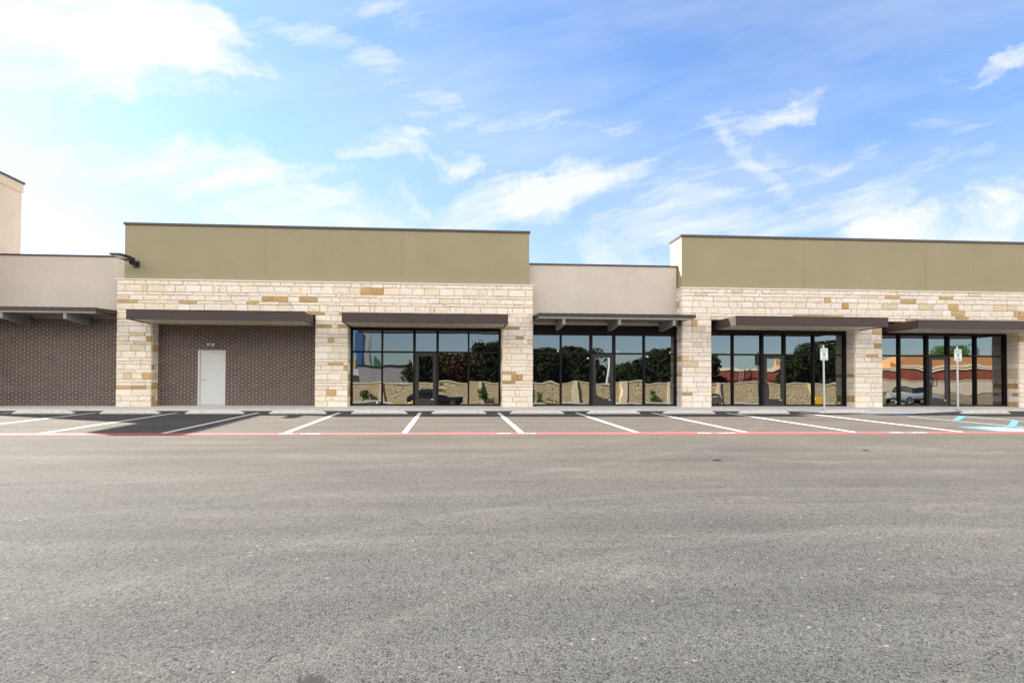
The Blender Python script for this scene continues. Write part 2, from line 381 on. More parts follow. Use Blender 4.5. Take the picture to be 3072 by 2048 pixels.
# sidewalk
sw = MB()
fr = [(-70, 19.45), (12.6, 19.45), (13.1, 19.25), (13.5, 18.5), (14.1, 18.22), (15.1, 18.12), (16.2, 18.18), (17.4, 18.5), (18.6, 18.95), (19.6, 19.32), (20.4, 19.45), (70, 19.45)]
def topz(y): return .632 + (y - 19.45) * .018 if y >= 19.45 else (gz(y) + .012 + .06 * max(0, (y - 18.1) / 1.35))
for (xa, ya), (xb, yb) in zip(fr, fr[1:]):
    if ya < 19.45 or yb < 19.45:
        sw.quad([(xa, ya, topz(ya)), (xb, yb, topz(yb)), (xb, 19.45, .632), (xa, 19.45, .632)])
    sw.quad([(xa, ya, topz(ya)), (xb, yb, topz(yb)), (xb, yb, .3), (xa, ya, .3)])
jx = [-70, -45, -30] + [-24 + 1.52 * i for i in range(40)] + [45, 70]
for a, b in zip(jx, jx[1:]):
    sw.quad([(a + .006, 19.45, .632), (b - .006, 19.45, .632), (b - .006, 20.86, .657), (a + .006, 20.86, .657)])
    sw.quad([(a + .006, 20.86, .657), (b - .006, 20.86, .657), (b - .006, 21.45, .688), (a + .006, 21.45, .688)])
sw.quad([(-70, 19.46, .620), (70, 19.46, .620), (70, 21.44, .664), (-70, 21.44, .664)])
tag(sw.build('sidewalk', M['concrete'], fix=False), kind='structure')

# ------------------------------------------------------------------ painted marks (lie on the lot, its parts)
def stripe(name, mt, x0, y0, x1, y1, wd, lift=.004):
    m_ = MB(); dxx, dyy = x1 - x0, y1 - y0; L = math.hypot(dxx, dyy); nx, ny = -dyy / L * wd / 2, dxx / L * wd / 2
    m_.quad([(x0 + nx, y0 + ny, gz(y0 + ny) + lift), (x0 - nx, y0 - ny, gz(y0 - ny) + lift), (x1 - nx, y1 - ny, gz(y1 - ny) + lift), (x1 + nx, y1 + ny, gz(y1 + ny) + lift)])
    return m_.build(name, mt, lot)
for x in (-14.45, -11.78, -9.14, -6.48, -3.77, -1.05, 1.68, 4.46, 7.15, 9.9, 12.68):
    stripe('parking_stripe', M['white_paint'], x, 12.36, x + random.Random(x).uniform(-.03, .03), 18.55, .125)
def redy(x): return 12.33 - .004 * x
rl = MB()
segs = [-70, -30, 0, 30, 70]
for a, b in zip(segs, segs[1:]):
    rl.quad([(a, redy(a) - .17, gz(redy(a) - .17) + .006), (b, redy(b) - .17, gz(redy(b) - .17) + .006), (b, redy(b) + .17, gz(redy(b) + .17) + .006), (a, redy(a) + .17, gz(redy(a) + .17) + .006)])
red = rl.build('fire_lane_line', M['red_paint'], lot)
for cx_ in (-8.48, -3.43, 1.52, 6.3, 11.1):
    for dx_, t in ((-.27, 'FIRE'), (.27, 'LANE')):
        text_mesh('lettering', t, .19, M['white_paint'], red, (cx_ + dx_, redy(cx_), gz(redy(cx_)) + .0085), (math.atan(SL), 0, 0), .0005, .95)
# accessible bay: thin aisle lines, hatching, symbol
stripe('aisle_line', M['paleblue_paint'], 15.6, 12.6, 15.35, 17.0, .06)
stripe('aisle_line', M['paleblue_paint'], 17.65, 12.6, 17.35, 17.9, .06)
for yy in (13.95, 15.62):
    stripe('aisle_hatch', M['blue_paint'], 15.68, yy, 17.48, yy + 1.5, .16, .0045)
stripe('aisle_hatch', M['blue_paint'], 15.3, 17.45, 16.5, 17.95, .16, .0045)
sy = MB(); sx0, sx1, sy0, sy1 = 13.75, 15.2, 12.55, 13.65
sy.quad([(sx0, sy0, gz(sy0) + .005), (sx1, sy0, gz(sy0) + .005), (sx1, sy1, gz(sy1) + .005), (sx0, sy1, gz(sy1) + .005)])
blue = sy.build('accessible_symbol_square', M['blue_paint'], lot)
def wheelchair(m_, fn, w=.1):
    """strokes of the wheelchair symbol in a unit square (0..1); fn maps (a,b) to 3-d"""
    def stroke(p, q, ww):
        a = Vector(p); b = Vector(q); dd = (b - a).normalized(); nn = Vector((-dd.y, dd.x)) * ww / 2
        m_.quad([fn(*(a + nn)), fn(*(a - nn)), fn(*(b - nn)), fn(*(b + nn))])
    m_.quad([fn(.40 + .075 * math.cos(i * math.pi / 5), .87 + .075 * math.sin(i * math.pi / 5)) for i in range(10)])
    stroke((.41, .78), (.44, .42), w); stroke((.42, .62), (.64, .62), w * .7); stroke((.40, .44), (.68, .44), w); stroke((.66, .46), (.76, .17), w); stroke((.73, .18), (.86, .22), w * .8)
    R0, R1 = .27, .185
    for i in range(15):
        a0 = math.radians(115 + i * 15.5); a1 = math.radians(115 + (i + 1) * 15.5)
        c = (.43, .33)
        m_.quad([fn(c[0] + R0 * math.cos(a0), c[1] + R0 * math.sin(a0)), fn(c[0] + R1 * math.cos(a0), c[1] + R1 * math.sin(a0)),
                 fn(c[0] + R1 * math.cos(a1), c[1] + R1 * math.sin(a1)), fn(c[0] + R0 * math.cos(a1), c[1] + R0 * math.sin(a1))])
wm = MB(); wheelchair(wm, lambda a, b: (sx0 + a * (sx1 - sx0), sy0 + b * (sy1 - sy0), gz(sy0 + b * (sy1 - sy0)) + .008))
wm.build('wheelchair_symbol', M['white_paint'], blue)

# ------------------------------------------------------------------ the shop building
random.seed(7)
bld = empty('shop_building', (3, 28, .6), 'long single-storey shop row in pale limestone, olive stucco and dark brick', 'building')
CREAM = [(.80, .71, .60), (.79, .69, .57), (.81, .73, .63), (.79, .69, .56), (.82, .75, .66), (.78, .67, .53), (.80, .72, .61), (.77, .67, .54)]
GOLD = [(.47, .30, .12), (.42, .28, .12), (.52, .36, .17), (.50, .33, .15)]
TAN = [(.66, .54, .37), (.66, .57, .42)]
def tint(rare):
    r = random.random()
    base = random.choice(GOLD) if r < rare else (random.choice(TAN) if r < rare * 1.5 else random.choice(CREAM))
    k = random.uniform(.94, 1.06); return tuple(min(.85, c * k) for c in base)
def courses(z0, z1, keep):
    """course heights; keep = heights where a course must break"""
    out = [z0]; stops_ = sorted([k for k in keep if z0 < k < z1] + [z1])
    for st in stops_:
        zs = [out[-1]]
        while zs[-1] < st - .001:
            h = random.choice((.12, .125, .20, .20, .21, .24, .25, .25)); nz = zs[-1] + h
            if st - nz < .1: nz = st
            zs.append(nz)
        out += zs[1:]
    return out
def stone_block(m_, fn, a0, a1, z0, z1, c):
    """block on a face: fn(a, depth, z) -> 3-d; slightly bulged rock face"""
    j = .006; e = .012; pr = random.uniform(.018, .036)
    a0 += j; a1 -= j; z0 += j; z1 -= j
    def q(*idx): m_.quad([pts[i] for i in idx], c)
    am = (a0 + a1) / 2 + random.uniform(-.1, .1) * (a1 - a0); zm = (z0 + z1) / 2
    r = lambda: random.uniform(-.004, .004)
    pts = [fn(a0, 0, z0), fn(a1, 0, z0), fn(a1, 0, z1), fn(a0, 0, z1),
           fn(a0 + e, pr + r(), z0 + e), fn(a1 - e, pr + r(), z0 + e), fn(a1 - e, pr + r(), z1 - e), fn(a0 + e, pr + r(), z1 - e), fn(am, pr + random.uniform(.0, .010), zm)]
    for t in ((0, 1, 5, 4), (1, 2, 6, 5), (2, 3, 7, 6), (3, 0, 4, 7)): q(*t)
    for t in ((4, 5, 8), (5, 6, 8), (6, 7, 8), (7, 4, 8)): q(*t)
def stone_run(m_, fn, a0, a1, z0, z1, rare, seed_first=None):
    h = z1 - z0; a = a0
    while a < a1 - .001:
        L = random.uniform(.16, .30) if random.random() < .16 else random.uniform(.36, .68)
        if h < .15: L *= 1.15
        if a1 - (a + L) < .14: L = a1 - a
        stone_block(m_, fn, a, min(a1, a + L), z0, z1, tint(rare)); a += L
YF, YG = 20.85, 21.3      # front of the stone, plane of glass and recessed walls
HEAD = 4.17; TOPS = 5.42
def stone_wall(X0, X1, openings, right_open=True):
    m_ = MB(); zs = courses(.62, TOPS, [HEAD, TOPS - .17])
    fF = lambda a, d_, z: (a, YF - d_, z)
    for z0, z1 in zip(zs, zs[1:]):
        solid = []
        if z1 <= HEAD + .001:
            a = X0
            for o0, o1 in openings: solid.append((a, o0)); a = o1
            solid.append((a, X1))
        else: solid = [(X0, X1)]
        for s0, s1 in solid:
            rare = .06 if z1 > HEAD else .10
            if z1 > TOPS - .01: rare = .03
            stone_run(m_, fF, s0, s1, z0, z1, rare)
            if z1 <= HEAD + .001:
                # reveals facing into the openings
                if s0 > X0: stone_run(m_, lambda a, d_, z, s0=s0: (s0 - d_ * .6, a, z), YF, YG, z0, z1, .2)
                if s1 < X1: stone_run(m_, lambda a, d_, z, s1=s1: (s1 + d_ * .6, a, z), YF, YG, z0, z1, .2)
        stone_run(m_, lambda a, d_, z: (X0 - d_ * .6, a, z), YF, YG + .1, z0, z1, .1)
        if right_open: stone_run(m_, lambda a, d_, z: (X1 + d_ * .6, a, z), YF, YG + .1, z0, z1, .1)
    # mortar core
    a = X0
    for o0, o1 in list(openings) + [(X1, None)]:
        m_.box((a + .002, YF + .001, .45), (o0 - .002, YG + .12, HEAD), mi=1); a = o1
    m_.box((X0 + .002, YF + .001, HEAD), (X1 - .002, YG + .12, TOPS - .002), mi=1)
    wl = m_.build('stone_wall', [M['stone'], M['mortar']], bld, fix=False)
    cp = MB(); cp.box((X0 - .04, YF - .05, TOPS), (X1 + .04, YG + .1, TOPS + .045)); cp.build('stone_ledge', plain('ledge_stone', (.74, .68, .60), .85, .06, 5), wl, bevel=.006)
    return wl
W1 = stone_wall(-12.5, 3.25, [(-11.23, -5.17), (-3.93, 2.035)])
CREAM = [(q[0] * .9 + .08, q[1] * .9 + .078, q[2] * .9 + .085) for q in CREAM]
W2 = stone_wall(9.29, 29.6, [(10.5, 16.56), (17.74, 23.74)], True)
def parapet(X0, X1, Y0, Y1, z0, z1, mt, joints, cope=.09, name='stucco_parapet'):
    m_ = MB(); a = X0
    for j in list(joints) + [X1]:
        m_.box((a, Y0, z0), (j - (.007 if j != X1 else 0), Y1, z1)); a = j
    for j in joints: m_.box((j - .013, Y0 + .012, z0), (j + .001, Y1 - .02, z1 - .02))
    p = m_.build(name, mt, bld)
    c = MB(); c.box((X0 - .045, Y0 - .045, z1), (X1 + .045, Y1 + .045, z1 + cope)); c.build('coping', M['coping'], p, bevel=.008)
    return p
parapet(-12.31, 3.12, 20.95, 22.05, TOPS + .045, 7.53, M['olive'], [-7.1, -1.88])
parapet(9.32, 29.5, 20.95, 22.05, TOPS + .045, 7.53, M['olive'], [14.47, 19.76, 25.0])
parapet(-17.55, -12.33, YG, YG + .3, 3.95, 6.37, M['beige'], [], .06, 'stucco_wall')
parapet(3.16, 9.27, YG, YG + .3, 3.95, 6.37, M['beige'], [], .06, 'stucco_wall')
# body and roof behind
m_ = MB(); m_.box((-17.5, YG + .45, .3), (29.5, YG + 16, 5.3)); m_.build('rear_walls', M['beige'], bld)
m_ = MB(); m_.box((-17.6, YG + .44, 5.301), (29.55, YG + 16.1, 5.4)); m_.build('roof', M['roofing'], bld)
# brick walls
m_ = MB(); m_.box((-17.55, 21.16, .5), (-12.505, 21.6, 3.949)); m_.build('brick_wall', M['brick'], bld)
m_ = MB()
m_.box((-11.228, YG, .5), (-9.742, YG + .3, 4.16)); m_.box((-8.70, YG, .5), (-5.172, YG + .3, 4.16)); m_.box((-9.742, YG, 2.83), (-8.70, YG + .3, 4.16))
m_.build('brick_wall', M['brick'], bld)
# grey service door
m_ = MB(); m_.box((-9.74, YG - .004, .66), (-9.67, YG + .14, 2.825)); m_.box((-8.745, YG - .004, .66), (-8.702, YG + .14, 2.825)); m_.box((-9.67, YG - .004, 2.775), (-8.745, YG + .14, 2.825))
m_.box((-9.67, YG - .01, .66), (-8.745, YG + .12, .69))
sd = m_.build('service_door', M['greydoor'], bld)
m_ = MB(); m_.box((-9.662, YG + .03, .70), (-8.752, YG + .08, 2.77)); m_.build('door_leaf', M['greydoor'], sd, bevel=.003)
m_ = MB(); m_.tube((-9.57, YG + .03, 1.70), (-9.57, YG - .04, 1.70), .03); m_.tube((-9.575, YG - .035, 1.70), (-9.45, YG - .035, 1.70), .012); m_.build('handle', M['chrome'], sd)
for zz in (.95, 1.75, 2.5):
    m_ = MB(); m_.tube((-8.748, YG + .02, zz - .05), (-8.748, YG + .02, zz + .05), .012); m_.build('hinge', M['chrome'], sd)

# ---- flat canopies
def flat_canopy(X0, X1, Y0, z0, z1):
    m_ = MB(); t = .05
    m_.box((X0, Y0, z0), (X1, Y0 + t, z1)); m_.box((X0, Y0 + t, z0), (X0 + t, YG - .02, z1)); m_.box((X1 - t, Y0 + t, z0), (X1, YG - .02, z1))
    m_.box((X0 + t, Y0 + t, z1 - .06), (X1 - t, YG - .02, z1 - .03))
    m_.box((X0 - .012, Y0 - .012, z1 - .012), (X1 + .012, Y0 + t, z1 + .012))            # drip edges
    m_.box((X0 - .010, Y0 - .010, z0 - .004), (X1 + .010, Y0 + .03, z0 + .014))
    for xx in (X0 - .006, X1 - .004):
        m_.box((xx, Y0 + .06, z0 + .16), (xx + .01, YG - .03, z0 + .17))
    c = m_.build('flat_canopy', M['fascia'], bld, bevel=.004)
    m_ = MB(); m_.box((X0 + t + .001, Y0 + t + .001, z0 + .03), (X1 - t - .001, YG - .021, z0 + .05)); m_.build('soffit', M['soffit'], c)
    for q in (.23, .77):
        cx_ = X0 + (X1 - X0) * q; m_ = MB(); m_.tube((cx_, (Y0 + YG) / 2 + .1, z0 + .031), (cx_, (Y0 + YG) / 2 + .1, z0 + .018), .085, n=20); m_.build('downlight', M['led'], c)
    return c
flat_canopy(-11.36, -5.22, 19.45, 3.77, 4.11)
flat_canopy(-3.90, 2.12, 19.45, 3.75, 4.08)
flat_canopy(10.75, 16.82, 19.45, 3.79, 4.14)
flat_canopy(18.03, 24.1, 19.45, 3.74, 4.07)
# ---- sloping seam canopies
def seam_canopy(X0, X1, beams):
    Y0, Y1 = 19.85, 21.29; zf, zb = 4.21, 4.31
    m_ = MB(); m_.prism([(Y0, zf - .10), (Y1, zb - .10), (Y1, zb), (Y0, zf)], 'x', X0, X1)
    n_ = int((X1 - X0) / .305)
    for i in range(n_ + 1):
        xx = X0 + .1 + i * .305
        if xx < X1: m_.prism([(Y0 - .005, zf - .02), (Y1, zb - .02), (Y1, zb + .025), (Y0 - .005, zf + .025)], 'x', xx - .012, xx + .012)
    m_.box((X0 - .01, Y0 - .02, zf - .115), (X1 + .01, Y0 - .001, zf + .012))
    c = m_.build('sloping_canopy', M['fascia'], bld)
    m_ = MB(); m_.box((X0 + .04, Y0 + .002, zf - .19), (X1 - .04, Y0 + .06, zf - .117)); m_.box((X0 + .04, Y0 + .061, zf - .135), (X1 - .04, Y1, zf - .12)); m_.build('edge_beam', M['steel_grey'], c)
    for x in beams:
        m_ = MB(); m_.prism([(Y0 + .03, zf - .40), (Y0 + .03, zf - .191), (Y0 + .063, zf - .191), (Y0 + .063, zf - .136), (Y1 - .02, zf - .136), (Y1 - .02, zf - .50), (Y1 - .3, zf - .50)], 'x', x - .055, x + .055); m_.build('bracket', M['steel_grey'], c)
    return c
seam_canopy(3.29, 9.38, (4.29, 6.43, 8.56))
seam_canopy(-17.9, -12.62, (-15.87, -13.71))
# short angled end of the left canopy against the stone
m_ = MB(); m_.prism([(-12.615, 19.87), (-12.51, 20.82), (-12.51, 21.15), (-12.615, 21.15)], 'z', 4.10, 4.22); m_.build('canopy_end', M['fascia'], bld)

# ---- storefronts
def storefront(X, ztop, zm=2.81, zb=.695, door=(2, 3), handle='bar'):
    """X = centres of the six uprights; door between uprights 2 and 3"""
    Yf = YG; D_ = .11; hw = .032; fr_ = MB()
    x0, x1 = X[0], X[-1]
    fr_.box((x0, Yf, zb - .03), (x0 + .075, Yf + D_, ztop)); fr_.box((x1 - .075, Yf, zb - .03), (x1, Yf + D_, ztop))
    fr_.box((x0 + .075, Yf, ztop - .055), (x1 - .075, Yf + D_, ztop))
    for i in range(1, 5):
        h_ = hw if i in (1, 4) else .05
        fr_.box((X[i] - h_, Yf - .002, zb - .03), (X[i] + h_, Yf + D_, ztop - .055))
    ends = [(x0 + .075, X[1] - hw), (X[1] + hw, X[2] - .05), (X[2] + .05, X[3] - .05), (X[3] + .05, X[4] - hw), (X[4] + hw, x1 - .075)]
    for i, (a, b) in enumerate(ends):
        fr_.box((a, Yf + .001, zm - .032), (b, Yf + D_, zm + .032))
        if i != 2: fr_.box((a, Yf + .001, zb - .03), (b, Yf + D_, zb + .05))
    sf = fr_.build('storefront_window', M['frame'], bld)
    for i, (a, b) in enumerate(ends):
        for z0, z1 in ((zm + .032, ztop - .055), (zb + .05, zm - .032)):
            if i == 2 and z0 < zm: continue
            c = ((a + b) / 2, Yf + .09, (z0 + z1) / 2)
            p = MB(); p.box((a + .001, Yf + .085, z0 + .001), (b - .001, Yf + .095, z1 - .001)); p.build('pane', M['glass'], sf, c)
    # door leaf
    a, b = ends[2]; dm = MB(); z0, z1 = zb - .02, zm - .036; Yd = Yf - .012
    st = .135
    dm.box((a + .004, Yd, z0), (a + st, Yd + .05, z1)); dm.box((b - st, Yd, z0), (b - .004, Yd + .05, z1))
    dm.box((a + st, Yd, z1 - .13), (b - st, Yd + .05, z1)); dm.box((a + st, Yd, z0), (b - st, Yd + .05, z0 + .30))
    dr = dm.build('storefront_door', M['doorframe'], bld, ((a + b) / 2, Yf, z0), bevel=.003)
    p = MB(); p.box((a + st, Yd + .02, z0 + .30), (b - st, Yd + .03, z1 - .13)); p.build('pane', M['glass'], dr, ((a + b) / 2, Yf + .01, (z0 + z1) / 2))
    hx = a + .085; hm = MB()
    if handle == 'pull':
        pts = [(hx - .03, Yd, 1.53), (hx - .03, Yd - .07, 1.53), (hx + .16, Yd - .07, 1.53), (hx + .19, Yd - .07, 1.56), (hx + .19, Yd - .07, 1.86), (hx + .16, Yd - .07, 1.89), (hx - .03, Yd - .07, 1.89), (hx - .03, Yd, 1.89)]
        for p_, q_ in zip(pts, pts[1:]): hm.tube(p_, q_, .014, n=8)
    else:
        for p_, q_ in zip([(hx, Yd, 1.55), (hx, Yd - .06, 1.55), (hx, Yd - .06, 1.82)], [(hx, Yd - .06, 1.55), (hx, Yd - .06, 1.82), (hx, Yd, 1.82)]): hm.tube(p_, q_, .013, n=8)
    hm.build('handle', M['black'], dr)
    lk = MB(); lk.tube((hx - .01, Yd - .008, 1.74), (hx - .01, Yd + .002, 1.74), .022, n=12); lk.build('lock', M['chrome'], dr)
    # hinges / small white label at the bottom rail
    lb = MB(); lb.box((b - st - .06, Yd - .002, z0 + .245), (b - st + .03, Yd - .0005, z0 + .27)); lb.build('maker_plate', M['paper'], dr)
    return sf, ends
SF = []
SF.append(storefront([-3.925, -2.688, -1.42, -.50, .739, 2.03], 3.72))
SF.append(storefront([3.26, 4.478, 5.72, 6.67, 7.918, 9.28], 3.60))
SF.append(storefront([10.51, 11.662, 12.917, 13.877, 15.145, 16.55], 3.70))
SF.append(storefront([17.75, 18.924, 20.158, 21.11, 22.346, 23.73], 3.72, handle='pull'))
for x0, x1, zt, zh in ((-3.925, 2.03, 3.72, 4.16), (3.26, 9.28, 3.60, 3.949), (10.51, 16.55, 3.70, 4.16), (17.75, 23.73, 3.72, 4.16)):
    m_ = MB(); m_.box((x0, YG + .005, zt + .001), (x1, YG + .3, zh)); m_.build('header_panel', M['header'], bld)
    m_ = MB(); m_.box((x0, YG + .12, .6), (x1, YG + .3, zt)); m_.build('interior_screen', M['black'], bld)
    m_ = MB(); m_.box((x0, YG - .015, .63), (x1, YG + .11, .664)); m_.build('threshold', M['frame'], bld)
# paper tags left on the glass
def sticker(sf, x, z, w_, h_, mt):
    m_ = MB(); m_.box((x - w_ / 2, YG + .081, z - h_ / 2), (x + w_ / 2, YG + .084, z + h_ / 2)); m_.build('sticker', mt, sf)
for i, lst in enumerate((((-2.88, .80, .07, .05), (-1.60, .80, .075, .05)),
                         ((4.36, 2.90, .05, .07), (5.60, 2.62, .07, .06), (6.82, 2.88, .06, .04), (8.07, 2.70, .09, .06), (6.80, .79, .08, .05), (9.03, 2.88, .05, .07)),
                         ((11.5, 2.88, .07, .05), (16.3, .80, .05, .05)), ((18.8, .85, .05, .06),))):
    for s_ in lst: sticker(SF[i][0], *s_, M['paper'])
sticker(SF[0][0], -1.50, .84, .08, .11, M['yellow'])

# ------------------------------------------------------------------ tall wall wing at the far left
twr = empty('entrance_wing', (-18.3, 22, .5), 'tall beige stucco wing with dark coping at far left edge', 'building')
m_ = MB(); m_.box((-19.0, 19.7, .45), (-17.62, 23, 9.35)); m_.box((-19.0, 17.5, 9.0), (-17.62, 19.699, 9.35)); m_.build('stucco_wall', mat('tan_wing_stucco', (.5, .42, .34), .9, f_stucco((.50, .415, .335))), twr)
m_ = MB(); m_.box((-19.04, 17.45, 9.351), (-17.575, 23.04, 9.70)); c_ = m_.build('cornice', mat('tan_stucco', (.5, .42, .3), .9, f_stucco((.50, .42, .31))), twr)
m_ = MB(); m_.box((-19.08, 17.4, 9.701), (-17.53, 23.08, 9.79)); m_.build('coping', M['coping'], twr, bevel=.008)

# ------------------------------------------------------------------ lamps on the building
fl = empty('wall_floodlight', (-11.88, 20.94, 6.05), 'black flat floodlight on an arm near the upper left corner of the olive wall', 'floodlight')
m_ = MB(); m_.box((-11.98, 20.88, 5.92), (-11.76, 20.948, 6.16)); m_.build('wall_plate', M['black'], fl, bevel=.006)
m_ = MB(); m_.box((-11.93, 20.55, 6.0), (-11.82, 20.879, 6.10)); m_.box((-11.95, 20.6, 5.96), (-11.80, 20.75, 6.14)); m_.build('arm', M['black'], fl, bevel=.01)
m_ = MB(); m_.prism([(19.62, 6.08), (20.56, 6.06), (20.56, 6.17), (20.2, 6.19), (19.62, 6.14)], 'x', -12.06, -11.70); hd = m_.build('lamp_head', M['black'], fl, bevel=.01)
m_ = MB(); m_.box((-12.02, 19.68, 6.068), (-11.74, 20.2, 6.074))
for i in range(9): m_.tube((-11.99 + i * .027, 19.75, 6.069), (-11.99 + i * .027, 19.75, 6.060), .009, n=6)
m_.build('lens', M['led'], hd)
el = empty('emergency_light', (-9.22, YG, 3.02), 'small twin-head emergency light above the grey door', 'light fitting')
m_ = MB(); m_.box((-9.27, YG - .05, 2.97), (-9.17, YG - .001, 3.07)); m_.build('housing', M['steel_grey'], el, bevel=.006)
for s_ in (-1, 1):
    m_ = MB(); m_.tube((-9.22 + s_ * .05, YG - .045, 3.03), (-9.22 + s_ * .085, YG - .07, 3.04), .015); m_.tube((-9.22 + s_ * .085, YG - .06, 3.045), (-9.22 + s_ * .10, YG - .13, 3.03), .035, .05, 14)
    m_.build('lamp_head', M['galv'], el)
for x, nm in ((9.05, 'small black camera under the right end of the middle sloping canopy'),):
    cm_ = empty('security_camera', (x, 20.9, 3.93), nm, 'camera')
    m_ = MB(); m_.box((8.92, 20.25, 3.93), (9.0, 20.33, 4.089)); m_.build('mount', M['black'], cm_)
    m_ = MB(); m_.tube((8.96, 20.2, 3.88), (8.96, 20.42, 3.90), .05, .045, 14); m_.build('camera_body', M['black'], cm_)

# ------------------------------------------------------------------ wheel stops
def make_stop():
    L, W, H = 1.86, .16, .105
    bm = bmesh.new(); sect = [(-W / 2, 0), (W / 2, 0), (W / 2, H * .55), (W / 2 - .035, H), (-W / 2 + .035, H), (-W / 2, H * .55)]
    secs = [(-L / 2, .35), (-L / 2 + .1, 1), (L / 2 - .1, 1), (L / 2, .35)]
    rings = []
    for i in range(13):
        t = i / 12; x = -L / 2 + L * t
        k = 1 if .06 < t < .94 else .45
        if i in (0, 12): k = .3
        rings.append([bm.verts.new((x, y, z * k + random.uniform(-.0015, .0015))) for y, z in sect])
    for a, b in zip(rings, rings[1:]):
        for i in range(6): bm.faces.new((a[i], a[(i + 1) % 6], b[(i + 1) % 6], b[i]))
    bm.faces.new(rings[0]); bm.faces.new(rings[-1])
    bmesh.ops.recalc_face_normals(bm, faces=bm.faces)
    me = bpy.data.meshes.new('wheel_stop'); bm.to_mesh(me); bm.free(); me.materials.append(M['stop'])
    return bpy.data.objects.new('wheel_stop', me)
st0 = make_stop()
stops = [(-15.85, 'concrete wheel stop cut off by the left edge of the photo, end only'), (-13.15, 'concrete wheel stop before the left brick wall'),
         (-10.45, 'concrete wheel stop in front of the leftmost stone pier'), (-7.75, 'concrete wheel stop before the grey door'),
         (-5.06, 'concrete wheel stop where dark brick meets the second stone pier'), (-2.37, 'concrete wheel stop under the left half of the first shop window'),
         (.31, 'concrete wheel stop under the right half of the first shop window'), (2.99, 'concrete wheel stop before the stone pier left of the middle shop'),
         (5.66, 'concrete wheel stop before the door of the middle shop'), (8.35, 'concrete wheel stop before the stone pier right of the middle shop'),
         (11.06, 'concrete wheel stop before the left part of the third shop window'), (14.05, 'concrete wheel stop at the foot of the left accessible parking sign'),
         (19.42, 'concrete wheel stop just right of the right accessible parking sign')]
for i, (x, lb) in enumerate(stops):
    o = st0 if i == 0 else st0.copy()
    COL.objects.link(o); yy = 18.19 + (0 if x < 12 else (.02 if x > 15 else .03)); o.location = (x, yy, gz(yy) + .001 + (.018 if x == 14.05 else 0))
    o.rotation_euler = (math.atan(SL), 0, random.uniform(-.012, .012)); tag(o, lb, 'wheel stop', 'concrete wheel stops along the sidewalk')

# ------------------------------------------------------------------ accessible parking signs
def sign_post(x, y, lean, label, lines):
    o = empty('parking_sign', (x, y, .63), label, 'sign', 'accessible parking signs'); o.rotation_euler = (0, lean, 0)
    P = MB(); P.tube((x, y, .60), (x, y, 3.04), .032, n=14); P.tube((x, y, 3.04), (x, y, 3.055), .034, n=14); P.build('pole', M['galv'], o, smooth=False)
    P = MB(); P.tube((x, y, .628), (x, y, .645), .10, n=18); P.build('base_plate', M['galv'], o)
    zc, W_, H_ = 2.71, .305, .457
    rr = .03; poly = []
    for cx_, cz_, a0 in ((W_ / 2 - rr, H_ / 2 - rr, 0), (-W_ / 2 + rr, H_ / 2 - rr, 90), (-W_ / 2 + rr, -H_ / 2 + rr, 180), (W_ / 2 - rr, -H_ / 2 + rr, 270)):
        for k in range(5):
            a = math.radians(a0 + k * 22.5); poly.append((x + cx_ + rr * math.cos(a), zc + cz_ + rr * math.sin(a)))
    P = MB(); P.prism(poly, 'y', y - .038, y - .034); pn = P.build('sign_panel', M['sign_white'], o)
    P = MB(); t = .006; e = .012
    for a, b in (((-W_ / 2 + e, H_ / 2 - e - t), (W_ / 2 - e, H_ / 2 - e)), ((-W_ / 2 + e, -H_ / 2 + e), (W_ / 2 - e, -H_ / 2 + e + t)),
                 ((-W_ / 2 + e, -H_ / 2 + e + t), (-W_ / 2 + e + t, H_ / 2 - e - t)), ((W_ / 2 - e - t, -H_ / 2 + e + t), (W_ / 2 - e, H_ / 2 - e - t))):
        P.box((x + a[0], y - .0395, zc + a[1]), (x + b[0], y - .038, zc + b[1]))
    P.build('border', M['sign_green'], pn)
    for s_, zz, sz, sx_ in lines:
        text_mesh('lettering', s_, sz, M['sign_green'], pn, (x, y - .0395, zc + zz), (math.pi / 2, 0, 0), .0008, sx_)
    P = MB(); P.box((x - .048, y - .0405, zc - .052), (x + .048, y - .038, zc + .044)); sq = P.build('symbol', M['sign_blue'], pn)
    P = MB(); wheelchair(P, lambda a, b: (x - .048 + a * .096, y - .0415, zc - .052 + b * .096)); P.build('wheelchair_symbol', M['paper'], sq)
    return o
LN = (('RESERVED', .165, .062, .88), ('PARKING', .098, .062, .95), ('VAN', -.098, .06, .95), ('ACCESSIBLE', -.165, .06, .72))
sign_post(14.08, 19.25, -.012, 'accessible parking sign on a galvanised pole before the third shop window, left of the two', LN)
sign_post(19.43, 19.25, -.008, 'accessible parking sign on a galvanised pole before the rightmost shop window, right of the two', LN)

# ------------------------------------------------------------------ bits of debris on the lot
for (x0, y0, x1, y1, lb) in ((4.28, 8.46, 4.42, 8.42, 'dark twig lying on the asphalt right of centre'), (7.62, 9.42, 7.74, 9.40, 'short dark twig lying on asphalt in front of third shop')):
    m_ = MB(); a = Vector((x0, y0, gz(y0) + .012)); b = Vector((x1, y1, gz(y1) + .012)); mid = (a + b) / 2 + Vector((0, .012, .008))
    m_.tube(a, mid, .006, .009, 6); m_.tube(mid, b, .009, .004, 6); tag(m_.build('twig', M['black']), lb, 'twig', 'twigs on the parking lot')

